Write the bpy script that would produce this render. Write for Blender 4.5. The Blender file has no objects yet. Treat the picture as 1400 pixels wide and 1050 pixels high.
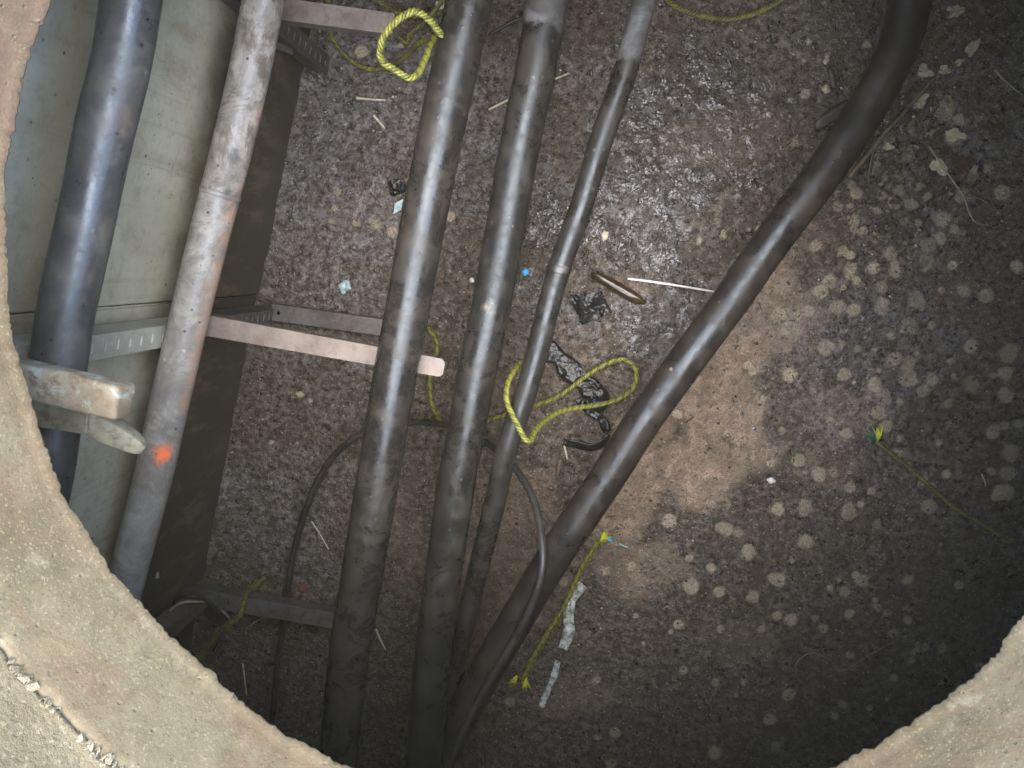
import bpy, bmesh, math, random
import numpy as np
from mathutils import Vector, Matrix, noise
random.seed(7); rng = np.random.default_rng(7)
S = bpy.context.scene
C = S.collection

# ------------------------------------------------------------------ camera
F = 1050.0; CX, CY = 700.0, 525.0; CAMZ = 2.0
def cdir(px, py): return Vector((px - CX, -(py - CY), -F)).normalized()
Zc = -cdir(770, 370)                                    # world up in camera space
N_ = cdir(415, 85).cross(cdir(285, 760))
Yc = N_.cross(Zc).normalized()
if Yc.y < 0: Yc = -Yc
Xc = Yc.cross(Zc).normalized()
R = Matrix((Xc, Yc, Zc))                                # camera -> world
RT = R.transposed()
cam = bpy.data.cameras.new('camera'); camo = bpy.data.objects.new('camera', cam)
C.objects.link(camo); camo.matrix_world = Matrix.Translation((0, 0, CAMZ)) @ R.to_4x4()
cam.sensor_width = 36; cam.lens = 36 * F / 1400; cam.clip_start = 0.02; cam.clip_end = 500
S.camera = camo
def P(px, py, z=0.0):                                   # photo point -> place at height z
    d = R @ cdir(px, py); t = (z - CAMZ) / d.z
    return Vector((d.x * t, d.y * t, z))

# ------------------------------------------------------------------ light
SUN_EL, SUN_AZ = 84.0, 45.0          # azimuth measured in the xy plane from +x
w = bpy.data.worlds.new('World'); S.world = w; w.use_nodes = True
wn = w.node_tree; wn.nodes.clear()
sky = wn.nodes.new('ShaderNodeTexSky'); sky.sky_type = 'NISHITA'; sky.sun_disc = False
sky.sun_elevation = math.radians(SUN_EL); sky.sun_rotation = math.radians(90 - SUN_AZ)
sky.air_density = 1.3; sky.dust_density = 1.6
bg = wn.nodes.new('ShaderNodeBackground'); bg.inputs['Strength'].default_value = 0.15
wo = wn.nodes.new('ShaderNodeOutputWorld')
wn.links.new(sky.outputs[0], bg.inputs[0]); wn.links.new(bg.outputs[0], wo.inputs[0])
sl = bpy.data.lights.new('sun', 'SUN'); sl.energy = 1.5; sl.angle = math.radians(76); sl.color = (1, .98, .945)
so = bpy.data.objects.new('sun', sl); C.objects.link(so)
sd = Vector((math.cos(math.radians(SUN_EL)) * math.cos(math.radians(SUN_AZ)),
             math.cos(math.radians(SUN_EL)) * math.sin(math.radians(SUN_AZ)), math.sin(math.radians(SUN_EL))))
so.rotation_euler = sd.to_track_quat('Z', 'Y').to_euler(); so.location = (0, 0, 6)
S.view_settings.view_transform = 'Standard'; S.view_settings.look = 'None'
S.view_settings.gamma = 1; S.view_settings.use_curve_mapping = False
S.view_settings.exposure = 2.95
S.render.engine = 'CYCLES'
S.cycles.max_bounces = 8; S.cycles.diffuse_bounces = 5; S.cycles.glossy_bounces = 3

# ------------------------------------------------------------------ helpers
def link(o, parent=None):
    C.objects.link(o)
    if parent: o.parent = parent
    return o
def tag(o, label=None, cat=None, group=None, kind=None):
    if label: o['label'] = label
    if cat: o['category'] = cat
    if group: o['group'] = group
    if kind: o['kind'] = kind
    return o
def empty(name, loc, label, cat, group=None):
    o = bpy.data.objects.new(name, None); o.location = loc; o.empty_display_size = .05
    link(o); tag(o, label, cat, group); return o
def meshobj(name, verts, faces, m, parent=None, smooth=True):
    me = bpy.data.meshes.new(name); me.from_pydata([tuple(v) for v in verts], [], faces)
    me.materials.append(m)
    if smooth: me.shade_smooth()
    me.update()
    o = bpy.data.objects.new(name, me); link(o)
    if parent:
        o.parent = parent; o.location = -parent.location
    return o
def bmobj(name, bm, m, parent=None, smooth=False):
    me = bpy.data.meshes.new(name); bmesh.ops.recalc_face_normals(bm, faces=bm.faces)
    bm.to_mesh(me); bm.free(); me.materials.append(m)
    if smooth: me.shade_smooth()
    o = bpy.data.objects.new(name, me); link(o)
    if parent: o.parent = parent; o.location = -parent.location
    return o
def spline(pts, n):                                      # Catmull-Rom, n samples per span
    pts = [Vector(p) for p in pts]
    q = [pts[0] * 2 - pts[1]] + pts + [pts[-1] * 2 - pts[-2]]
    out = []
    for i in range(1, len(q) - 2):
        a, b, c, d = q[i-1], q[i], q[i+1], q[i+2]
        for k in range(n):
            t = k / n
            out.append(.5 * ((2*b) + (c-a)*t + (2*a-5*b+4*c-d)*t*t + (-a+3*b-3*c+d)*t**3))
    out.append(q[-2]); return out
def resample(pts, step):
    out = [pts[0].copy()]; acc = 0
    for a, b in zip(pts, pts[1:]):
        L = (b - a).length
        if L < 1e-9: continue
        s = step - acc
        while s <= L:
            out.append(a + (b - a) * (s / L)); s += step
        acc = (acc + L) % step
    return out
def tube_data(pts, r, seg=24, vs=None, fs=None, wob=0.0, caps=True):
    vs = [] if vs is None else vs; fs = [] if fs is None else fs
    n = len(pts); b0 = len(vs); up = Vector((0.1, .2, 1)).normalized()
    for i, p in enumerate(pts):
        t = (pts[min(i+1, n-1)] - pts[max(i-1, 0)]).normalized()
        sd_ = t.cross(up).normalized(); up2 = sd_.cross(t).normalized(); up = up2
        rr = r(i / (n - 1)) if callable(r) else r
        for k in range(seg):
            a = 2 * math.pi * k / seg
            q = p + (sd_ * math.cos(a) + up2 * math.sin(a)) * rr
            if wob:
                q += (q - p).normalized() * (noise.noise(q * 9) * wob + noise.noise(q * 60) * wob * .22)
            vs.append(q)
    for i in range(n - 1):
        for k in range(seg):
            a = b0 + i*seg + k; b = b0 + i*seg + (k+1) % seg
            fs.append((a, b, b + seg, a + seg))
    if caps:
        fs.append(tuple(b0 + k for k in range(seg))[::-1]); fs.append(tuple(b0 + (n-1)*seg + k for k in range(seg)))
    return vs, fs
def box_bm(bm, x0, x1, y0, y1, z0, z1):
    g = bmesh.ops.create_cube(bm, size=1)['verts']
    for v in g: v.co = Vector(((x0+x1)/2 + v.co.x*(x1-x0), (y0+y1)/2 + v.co.y*(y1-y0), (z0+z1)/2 + v.co.z*(z1-z0)))
    return g

# ------------------------------------------------------------------ materials
class M:
    def __init__(s, name):
        s.m = bpy.data.materials.new(name); s.m.use_nodes = True; s.t = s.m.node_tree
        s.t.nodes.clear(); s.b = s.n('ShaderNodeBsdfPrincipled'); o = s.n('ShaderNodeOutputMaterial')
        s.l(s.b.outputs[0], o.inputs['Surface']); s.out = o
        g = s.n('ShaderNodeNewGeometry'); s.pos = g.outputs['Position']; s.nrm = g.outputs['Normal']
    def n(s, k): return s.t.nodes.new(k)
    def l(s, a, b): s.t.links.new(a, b)
    def put(s, sock, v):
        if hasattr(v, 'is_output') or isinstance(v, bpy.types.NodeSocket): s.l(v, sock)
        elif isinstance(v, (tuple, list)) and len(v) == 3 and sock.type == 'RGBA': sock.default_value = (*v, 1)
        else: sock.default_value = v
    def scaled(s, v, sc):
        k = s.n('ShaderNodeVectorMath'); k.operation = 'MULTIPLY'; s.l(v, k.inputs[0]); k.inputs[1].default_value = sc; return k.outputs[0]
    def noise(s, scale, detail=6, rough=.6, vec=None, dist=0):
        k = s.n('ShaderNodeTexNoise'); k.inputs['Scale'].default_value = scale; k.inputs['Detail'].default_value = detail
        k.inputs['Roughness'].default_value = rough; k.inputs['Distortion'].default_value = dist
        s.l(vec or s.pos, k.inputs['Vector']); return k.outputs['Fac']
    def voro(s, scale, feat='F1', vec=None, out='Distance'):
        k = s.n('ShaderNodeTexVoronoi'); k.feature = feat; k.inputs['Scale'].default_value = scale
        s.l(vec or s.pos, k.inputs['Vector']); return k.outputs[out]
    def ramp(s, v, lo, hi, a=0.0, b=1.0):
        k = s.n('ShaderNodeMapRange'); s.l(v, k.inputs[0]); k.interpolation_type = 'SMOOTHSTEP'
        for i, q in enumerate((lo, hi, a, b)): k.inputs[i+1].default_value = q
        return k.outputs[0]
    def math(s, op, a, b=0.0, clamp=False):
        k = s.n('ShaderNodeMath'); k.operation = op; k.use_clamp = clamp; s.put(k.inputs[0], a); s.put(k.inputs[1], b); return k.outputs[0]
    def mix(s, f, a, b):
        k = s.n('ShaderNodeMix'); k.data_type = 'RGBA'; s.put(k.inputs[0], f); s.put(k.inputs[6], a); s.put(k.inputs[7], b); return k.outputs[2]
    def attr(s, name):
        k = s.n('ShaderNodeAttribute'); k.attribute_name = name; return k.outputs['Fac']
    def dist(s, p, sc=(1, 1, 1)):
        a = s.n('ShaderNodeVectorMath'); a.operation = 'SUBTRACT'; s.l(s.pos, a.inputs[0]); a.inputs[1].default_value = p
        v = s.scaled(a.outputs[0], sc)
        b = s.n('ShaderNodeVectorMath'); b.operation = 'LENGTH'; s.l(v, b.inputs[0]); return b.outputs['Value']
    def col(s, v): s.put(s.b.inputs['Base Color'], v)
    def rough(s, v): s.put(s.b.inputs['Roughness'], v)
    def metal(s, v): s.put(s.b.inputs['Metallic'], v)
    def spec(s, v): s.put(s.b.inputs['Specular IOR Level'], v)
    def bump(s, h, strength=.5, distance=.002):
        k = s.n('ShaderNodeBump'); k.inputs['Strength'].default_value = strength; k.inputs['Distance'].default_value = distance
        s.l(h, k.inputs['Height']); s.l(k.outputs[0], s.b.inputs['Normal'])

# floor
mf = M('wet_grit_floor')
tan, wet, spot, ash, rnd = (mf.attr(a) for a in ('tan', 'wet', 'spot', 'ash', 'speck'))
n1 = mf.noise(9, 8, .65); n2 = mf.noise(60, 8, .75); n3 = mf.noise(230, 5, .75); n4 = mf.noise(22, 8, .75, dist=.6)
jit = mf.n('ShaderNodeTexNoise'); jit.inputs['Scale'].default_value = 120; jit.inputs['Detail'].default_value = 3; mf.l(mf.pos, jit.inputs['Vector'])
jm = mf.n('ShaderNodeVectorMath'); jm.operation = 'MULTIPLY_ADD'; mf.l(jit.outputs['Color'], jm.inputs[0]); jm.inputs[1].default_value = (.012, .012, .012); mf.l(mf.pos, jm.inputs[2])
v1 = mf.voro(170, vec=jm.outputs[0]); v2 = mf.voro(70, vec=jm.outputs[0]); vc = mf.voro(170, out='Color', vec=jm.outputs[0])
base = mf.mix(mf.ramp(n2, .38, .64), (.024, .017, .012), (.19, .152, .118))
base = mf.mix(mf.ramp(n4, .46, .62, 0, .75), base, (.042, .028, .018))
base = mf.mix(mf.ramp(n1, .5, .7, 0, .5), base, (.060, .037, .022))
tcol = mf.mix(mf.ramp(n3, .34, .64), (.30, .205, .14), (.53, .39, .27))
tcol = mf.mix(mf.ramp(n2, .52, .70, 0, .6), tcol, (.14, .10, .07))
base = mf.mix(mf.math('MULTIPLY', tan, mf.ramp(n4, .32, .55, 1, .45), True), base, tcol)
acol = mf.mix(mf.ramp(n2, .40, .62), (.050, .046, .048), (.29, .278, .285))
base = mf.mix(mf.math('MULTIPLY', ash, mf.ramp(n4, .36, .60, .95, .25), True), base, acol)
scol = mf.mix(mf.ramp(n3, .32, .62), (.24, .19, .125), (.46, .385, .275))
base = mf.mix(mf.math('MULTIPLY', spot, mf.ramp(n2, .25, .5, .7, 1), True), base, scol)
grit = mf.n('ShaderNodeSeparateColor'); mf.l(vc, grit.inputs[0])
g1 = mf.math('MULTIPLY', mf.ramp(grit.outputs[0], .91, .93), mf.ramp(v1, .45, .3))
base = mf.mix(mf.math('MULTIPLY', g1, .7), base, (.42, .37, .29))
base = mf.mix(mf.math('MULTIPLY', mf.ramp(mf.noise(110, 6, .8), .56, .68), .45), base, (.020, .015, .012))
base = mf.mix(mf.math('MULTIPLY', mf.ramp(mf.noise(330, 4, .8), .53, .62), .55), base, (.014, .011, .009))
lg = mf.math('MULTIPLY', mf.ramp(mf.noise(290, 4, .8, vec=mf.scaled(mf.pos, (1.1, .93, 1))), .57, .65), .45)
base = mf.mix(lg, base, (.36, .31, .26))
base = mf.mix(mf.math('MULTIPLY', wet, .58), base, (.016, .014, .014))
mf.col(base)
dry = mf.math('MAXIMUM', mf.math('MULTIPLY', tan, .8), spot)
r0 = mf.ramp(mf.noise(30, 6, .75), .38, .60, .26, .70)
r1 = mf.math('SUBTRACT', r0, mf.math('MULTIPLY', wet, .30))
r2 = mf.math('ADD', r1, mf.math('MULTIPLY', dry, .28))
rc = mf.n('ShaderNodeClamp'); mf.l(r2, rc.inputs[0]); rc.inputs[1].default_value = .07; rc.inputs[2].default_value = .85
mf.rough(rc.outputs[0]); mf.spec(.6)
film = mf.math('MULTIPLY', mf.math('MAXIMUM', wet, .06), mf.ramp(mf.noise(26, 6, .75), .44, .56, .10, 1))
film = mf.math('MULTIPLY', film, .7)
film = mf.math('MULTIPLY', film, mf.math('SUBTRACT', 1.0, mf.math('MULTIPLY', dry, .75)))
mf.put(mf.b.inputs['Coat Weight'], film); mf.put(mf.b.inputs['Coat Roughness'], .08); mf.put(mf.b.inputs['Coat IOR'], 1.6); mf.put(mf.b.inputs['Coat Tint'], (.96, .98, 1.0))
hh = mf.math('ADD', mf.math('MULTIPLY', n3, 1.0), mf.math('MULTIPLY', mf.ramp(v1, 0, .6, 1, 0), 1.0))
hh = mf.math('ADD', hh, mf.math('MULTIPLY', mf.ramp(v2, 0, .6, 1, 0), 1.0))
hh = mf.math('ADD', hh, mf.math('MULTIPLY', n2, 2.6))
mf.bump(hh, .85, .0036)
cbm = mf.n('ShaderNodeBump'); cbm.inputs['Strength'].default_value = 1; cbm.inputs['Distance'].default_value = .004
mf.l(mf.math('ADD', mf.math('MULTIPLY', mf.noise(105, 2, .5), 1.2), mf.math('MULTIPLY', mf.noise(36, 2, .5), 1.6)), cbm.inputs['Height']); mf.l(cbm.outputs[0], mf.b.inputs['Coat Normal'])

def concrete(name, c0, c1, stain=(.12, .08, .05), sc=1.0, tide=None, bumpd=.002, st=(.52, .7), pits=.0):
    m = M(name); a = m.noise(6*sc, 8, .65); b = m.noise(55*sc, 6, .7); c = m.noise(240*sc, 4, .6)
    base = m.mix(m.ramp(a, .3, .7), c0, c1)
    base = m.mix(m.ramp(b, .45, .75, 0, .35), base, tuple(x*.55 for x in c0))
    base = m.mix(m.ramp(m.noise(3.3*sc, 6, .7, dist=1.5), st[0], st[1], 0, .7), base, stain)
    v = m.voro(420*sc, out='Color'); sp = m.n('ShaderNodeSeparateColor'); m.l(v, sp.inputs[0])
    base = m.mix(m.ramp(sp.outputs[0], .93, .95, 0, .55), base, tuple(min(.8, x*1.5) for x in c1))
    base = m.mix(m.ramp(sp.outputs[1], .95, .965, 0, .5), base, (.05, .04, .03))
    return m, base, a, b, c

# the painted wall of the chamber
mw = M('painted_wall')
a = mw.noise(5, 8, .6); b = mw.noise(38, 6, .7); c = mw.noise(200, 3, .6)
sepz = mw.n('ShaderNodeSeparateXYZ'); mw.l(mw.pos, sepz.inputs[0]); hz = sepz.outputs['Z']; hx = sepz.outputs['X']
base = mw.mix(mw.ramp(a, .3, .7), (.33, .308, .225), (.44, .412, .315))
base = mw.mix(mw.ramp(b, .50, .72, 0, .5), base, (.24, .21, .14))
base = mw.mix(mw.ramp(mw.noise(13, 8, .75, dist=.7), .50, .68, 0, .5), base, (.22, .185, .12))
streak = mw.noise(1, 6, .65, vec=mw.scaled(mw.pos, (30, 30, 1.6)))
base = mw.mix(mw.ramp(streak, .50, .75, 0, .45), base, (.20, .17, .11))
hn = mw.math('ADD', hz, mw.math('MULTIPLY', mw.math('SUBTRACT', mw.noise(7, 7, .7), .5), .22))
base = mw.mix(mw.ramp(hn, .57, .35, 0, .97), base, mw.mix(mw.ramp(mw.noise(1, 7, .75, vec=mw.scaled(mw.pos, (14, 14, 5))), .48, .66), (.030, .022, .013), (.085, .064, .038)))  # wall turns darker brown towards the bottom, with an uneven edge
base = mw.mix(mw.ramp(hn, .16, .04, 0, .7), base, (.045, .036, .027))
pit = mw.math('MULTIPLY', mw.ramp(mw.voro(34), .13, .06), mw.ramp(mw.noise(8, 3), .50, .62))
pit2 = mw.math('MULTIPLY', mw.ramp(mw.voro(85), .15, .08), mw.ramp(mw.noise(5, 3, vec=mw.scaled(mw.pos, (1, 1.7, .8))), .47, .6))
pp = mw.math('MAXIMUM', pit, pit2)
base = mw.mix(mw.math('MULTIPLY', pp, .85), base, (.03, .025, .02))
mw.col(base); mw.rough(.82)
mw.bump(mw.math('SUBTRACT', mw.math('ADD', mw.math('MULTIPLY', b, .8), mw.math('MULTIPLY', c, .25)), mw.math('MULTIPLY', pp, .8)), .5, .002)

# manhole ring concrete, stained brown on its left
mr, rb, ra, rb2, rc3 = concrete('ring_concrete', (.105, .078, .038), (.162, .126, .070), (.092, .058, .026), 1.3, st=(.50, .72))
sx = mr.n('ShaderNodeSeparateXYZ'); mr.l(mr.pos, sx.inputs[0])
left = mr.ramp(mr.math('ADD', sx.outputs['X'], mr.math('MULTIPLY', mr.noise(9, 5, .7), .10)), -.32, -.40)
upy = mr.ramp(sx.outputs['Y'], -.20, -.04)
rb = mr.mix(mr.math('MULTIPLY', mr.math('MULTIPLY', left, upy), mr.ramp(mr.noise(12, 7, .7, dist=.8), .32, .6, .25, .92)), rb, (.115, .070, .042))
bl = mr.ramp(mr.noise(20, 7, .75, dist=.5), .56, .72, 0, .55)
rb = mr.mix(bl, rb, (.26, .22, .145))
sm = mr.ramp(mr.noise(5, 8, .75, vec=mr.scaled(mr.pos, (1, 1, 2.2)), dist=2.2), .47, .62, 0, .55)
rb = mr.mix(sm, rb, (.13, .080, .040))
rb = mr.mix(mr.ramp(mr.noise(90, 6, .8), .55, .68, 0, .55), rb, (.085, .065, .042))
rb = mr.mix(mr.ramp(mr.noise(130, 5, .8, vec=mr.scaled(mr.pos, (1, 1, 1.01))), .60, .70, 0, .45), rb, (.26, .235, .175))
gl = mr.ramp(mr.noise(14, 6, .7, dist=1), .60, .72, 0, .5)
rb = mr.mix(gl, rb, (.125, .120, .080))
rpit = mr.ramp(mr.voro(70), .16, .08); rpit = mr.math('MULTIPLY', rpit, mr.ramp(mr.noise(11, 4), .45, .6))
rb = mr.mix(mr.math('MULTIPLY', rpit, .6), rb, (.10, .075, .05))
mr.col(rb); mr.rough(.85)
mr.bump(mr.math('SUBTRACT', mr.math('ADD', mr.math('MULTIPLY', rb2, 1.2), mr.math('MULTIPLY', rc3, .5)), rpit), .5, .0022)

mo, ob, oa, ob2, oc3 = concrete('street_concrete', (.100, .075, .040), (.15, .118, .070), (.10, .065, .033), 1.0)
mo.col(ob); mo.rough(.9); mo.bump(mo.math('ADD', ob2, oc3), .8, .003)
mm, mb_, ma_, mb2_, mc3_ = concrete('joint_mortar', (.26, .21, .13), (.42, .36, .25), (.22, .13, .08), 3)
mm.col(mb_); mm.rough(.9); mm.bump(mm.math('ADD', mb2_, mc3_), 1, .004)
mc, cb, ca, cb2, cc3 = concrete('chamber_concrete', (.50, .475, .38), (.60, .57, .46), (.17, .12, .08), 1.0)
mc.col(cb); mc.rough(.85); mc.bump(mc.math('ADD', cb2, cc3), .6, .003)

def rubber(name, dark, dust, dustamt=.35, rlo=.25, rhi=.48, marks=(), dirtlow=0, sp=.36, topdust=None, grime=0):
    m = M(name)
    a = m.noise(7, 7, .65); b = m.noise(45, 6, .7); c = m.noise(300, 3, .6); d = m.noise(16, 6, .7, dist=.6)
    base = m.mix(m.ramp(d, .40, .68, 0, dustamt), dark, dust)
    base = m.mix(m.ramp(b, .50, .72, 0, dustamt*.7), base, tuple(x*.5 for x in dust))
    v = m.voro(95, out='Color'); vd = m.voro(95); sp_ = m.n('ShaderNodeSeparateColor'); m.l(v, sp_.inputs[0])
    f = m.math('MULTIPLY', m.ramp(sp_.outputs[0], .90, .93), m.ramp(vd, .38, .25))
    base = m.mix(m.math('MULTIPLY', f, m.ramp(m.noise(14, 4), .5, .62, 0, .5)), base, tuple(min(.5, x*1.6) for x in dust))
    stk = m.noise(1, 7, .75, vec=m.scaled(m.pos, (60, 14, 60)))
    base = m.mix(m.ramp(stk, .52, .70, 0, .55), base, tuple(x*.35 for x in dust))
    base = m.mix(m.ramp(m.noise(130, 6, .8), .58, .70, 0, .5), base, tuple(x*1.3 for x in dust))
    f2 = m.math('MULTIPLY', m.ramp(sp_.outputs[1], .93, .95), m.ramp(vd, .30, .2))
    base = m.mix(m.math('MULTIPLY', f2, .8), base, (.008, .007, .006))
    if grime:
        gn = m.noise(11, 8, .78, dist=1.2); gy = m.n('ShaderNodeSeparateXYZ'); m.l(m.pos, gy.inputs[0])
        gq = m.math('MULTIPLY', m.ramp(gn, .43, .58), m.ramp(gy.outputs['Y'], -.35, .25, .5, 1.0))
        base = m.mix(m.math('MULTIPLY', gq, grime), base, (.095, .072, .055))
    rr = m.ramp(a, .35, .65, rlo, rhi); rr = m.math('ADD', rr, m.math('ADD', m.ramp(b, .45, .65, 0, .14), m.ramp(d, .46, .60, 0, .16)))
    if topdust:
        yy = m.n('ShaderNodeSeparateXYZ'); m.l(m.pos, yy.inputs[0])
        ed = m.math('ADD', yy.outputs['Y'], m.math('MULTIPLY', m.math('SUBTRACT', m.noise(20, 5, .7), .5), .06))
        tf = m.ramp(ed, topdust, topdust + .012)
        base = m.mix(m.math('MULTIPLY', tf, m.ramp(d, .30, .62, 1, .15)), base, (.115, .110, .108))
        rr = m.math('ADD', rr, m.math('MULTIPLY', tf, .18))
    for (p, rad, colr, amt) in marks:
        wob = m.math('ADD', m.dist(p), m.math('MULTIPLY', m.math('SUBTRACT', m.noise(38, 7, .8), .5), rad * 2.6))
        fm = m.ramp(wob, rad * 1.1, rad * .15, 0, amt)
        base = m.mix(fm, base, colr); rr = m.math('ADD', rr, m.math('MULTIPLY', fm, .25))
    m.col(base); m.rough(m.math('MINIMUM', rr, .9)); m.spec(sp); m.put(m.b.inputs['Specular Tint'], (.80, .91, 1.0))  # sky blue of the highlights is put into the specular tint
    m.bump(m.math('ADD', m.math('MULTIPLY', b, 1.0), m.math('ADD', m.math('MULTIPLY', c, .3), m.math('MULTIPLY', f, .6))), .35, .0014)
    return m.m

OR = (.80, .17, .05)
m_c1 = rubber('dusty_black_cable', (.038, .037, .037), (.13, .11, .085), .55, .24, .44, [(tuple(P(158, 165, 1.0)), .026, (.20, .11, .08), .2)], sp=.6)
m_p2 = rubber('grey_pipe', (.20, .187, .165), (.32, .295, .25), .9, .24, .44,
              [(tuple(P(222, 622, .63)), .024, OR, 1.0), (tuple(P(364, 160, .60)), .022, (.50, .15, .07), .5), (tuple(P(338, 262, .60)), .02, (.45, .2, .12), .4),
               *[(tuple(P(x + 24, y, .60)), .034, (.30, .18, .12), .75) for x, y in ((300,300),(292,330),(284,362),(276,394),(268,426),(260,458),(252,490),(244,522),(237,552))], (tuple(P(325, 215, .63)), .018, (.06, .05, .045), .9), (tuple(P(310, 262, .63)), .010, (.05, .04, .04), .9)], grime=.9)
m_c3 = rubber('worn_black_cable', (.013, .012, .011), (.070, .056, .040), .40, .18, .34,
              [(tuple(P(572, 308, .605)), .020, (.34, .30, .24), .85), (tuple(P(591, 222, .605)), .007, (.7, .25, .15), .9)])
m_c4 = rubber('black_cable', (.012, .0115, .0105), (.066, .055, .042), .38, .20, .38,
              [(tuple(P(668, 420, .49)), .020, (.24, .20, .14), .8), (tuple(P(728, 105, .49)), .010, (.5, .46, .4), .8)], topdust=P(745, 45, .45).y)
m_c5 = rubber('thin_black_cable', (.013, .012, .011), (.065, .055, .045), .33, .2, .36, [(tuple(P(766, 370, .42)), .015, (.2, .18, .17), .5)], topdust=P(860, 92, .40).y)
m_c6 = rubber('wet_black_cable', (.013, .011, .010), (.060, .045, .032), .38, .24, .36, [(tuple(P(918, 505, .39)), .006, (.7, .6, .55), .4)])
m_wire = rubber('loop_cable', (.022, .020, .018), (.08, .065, .05), .4, .25, .4)

def metalm(name, c0, c1, rust=(.12, .07, .045), ramt=(.5, .72), metal=.2, ro=(.4, .65), extra=None):
    m = M(name); a = m.noise(12, 7, .7); b = m.noise(60, 6, .7); c = m.noise(260, 3, .6)
    base = m.mix(m.ramp(a, .35, .65), c0, c1)
    base = m.mix(m.ramp(b, ramt[0], ramt[1], 0, .75), base, rust)
    if extra:
        base = m.mix(m.ramp(m.noise(22, 6, .75, dist=.8), .50, .64, 0, .8), base, extra)
    m.col(base); m.metal(metal); m.rough(m.ramp(a, .3, .7, *ro)); m.bump(m.math('ADD', b, m.math('MULTIPLY', c, .4)), .5, .0016)
    return m.m
m_gal = metalm('weathered_galvanised_steel', (.30, .29, .24), (.42, .41, .34), (.12, .09, .06), (.55, .8))
m_arm = metalm('pinkish_coated_arm', (.100, .078, .062), (.165, .132, .108), (.075, .05, .038), (.52, .70), .05, (.4, .6))
m_dark = metalm('dark_steel', (.070, .064, .060), (.12, .112, .105), (.045, .03, .022), (.45, .7), .25, (.35, .6))
m_brn = metalm('brownish_steel_arm', (.085, .068, .058), (.135, .11, .095), (.05, .035, .025), (.5, .72), .1, (.4, .6))
m_old = metalm('corroded_arm', (.13, .105, .065), (.23, .19, .13), (.10, .06, .03), (.46, .66), .05, (.6, .85), (.27, .31, .26))
m_old2 = metalm('corroded_pale_arm', (.14, .125, .08), (.24, .22, .15), (.09, .06, .035), (.46, .66), .05, (.6, .85))

def ropem(name, c0, c1, dirt, d=(.45, .7)):
    m = M(name); a = m.noise(30, 5, .7); b = m.noise(1, 3, .6, vec=m.scaled(m.pos, (400, 400, 400)))
    base = m.mix(m.ramp(b, .35, .65), c0, c1); base = m.mix(m.ramp(a, d[0], d[1], 0, .8), base, dirt)
    m.col(base); m.rough(.5); m.bump(b, .7, .0008); return m.m
m_rope = ropem('yellow_rope', (.11, .112, .018), (.235, .232, .036), (.08, .07, .02), (.58, .85))
m_rope2 = ropem('dirty_yellow_rope', (.10, .10, .022), (.235, .23, .045), (.06, .05, .03), (.38, .60))
m_rdark = ropem('dark_yellow_strand', (.055, .055, .012), (.14, .14, .02), (.05, .045, .015), (.5, .75))  # darker yellow for one strand of each rope
m_rope3 = ropem('mossy_rope', (.07, .075, .02), (.20, .205, .07), (.045, .04, .02), (.4, .6))
def flat(name, c, r=.5, c2=None, sp=.5, metal=0, bsc=150, bd=.001):
    m = M(name); base = m.mix(m.ramp(m.noise(80, 5, .7), .35, .65), c, c2 or tuple(x*.6 for x in c)); m.col(base); m.rough(r); m.spec(sp); m.metal(metal)
    m.bump(m.noise(bsc, 3, .5), .4 if bd < .002 else 1, bd); return m.m
m_yel = flat('yellow_fibre', (.60, .58, .03), .5, (.42, .45, .04)); m_grn = flat('green_fibre', (.01, .14, .10), .5); m_blu = flat('blue_plastic', (.02, .30, .62), .4, (.10, .45, .75))
m_plast = flat('glossy_black_plastic', (.008, .008, .009), .27, (.012, .012, .012), .22, bsc=32, bd=.009)
m_rib = flat('grey_plastic_strip', (.50, .52, .48), .4, (.12, .12, .10), bsc=60, bd=.004); m_straw = flat('straw', (.50, .46, .34), .6, (.36, .31, .22))
m_wht = flat('white_scrap', (.65, .63, .58), .5, (.5, .47, .42)); m_leaf = flat('pale_leaf', (.34, .30, .20), .6, (.20, .17, .11))
m_leaf2 = flat('olive_leaf', (.13, .11, .065), .5, (.08, .065, .04)); m_leafd = flat('brown_leaf', (.055, .035, .022), .4, (.03, .02, .014)); m_twig = flat('twig_bark', (.13, .10, .07), .6, (.06, .045, .03))
m_root = flat('dark_wet_root', (.045, .028, .012), .3, (.022, .015, .009)); m_bark = flat('bark_piece', (.06, .045, .038), .6, (.035, .027, .024))
m_teal = flat('pale_blue_flake', (.36, .48, .47), .5, (.2, .27, .27)); m_root2 = flat('pale_rootlet', (.26, .23, .17), .6, (.16, .14, .1))
m_stone = M('pebble_stone'); sc_ = m_stone.voro(35, out='Color'); ss = m_stone.n('ShaderNodeSeparateColor'); m_stone.l(sc_, ss.inputs[0])
m_stone.col(m_stone.mix(ss.outputs[0], (.025, .02, .018), m_stone.mix(ss.outputs[1], (.13, .105, .085), (.10, .095, .095))))
m_stone.rough(m_stone.ramp(m_stone.noise(30), .35, .65, .18, .6)); m_stone.bump(m_stone.noise(220, 4), .5, .001)

# ------------------------------------------------------------------ the chamber
XW = P(350, 423, 0).x                                    # wall foot
X1, Y0, Y1, ZR = 1.55, -1.75, 1.15, 1.28
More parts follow.
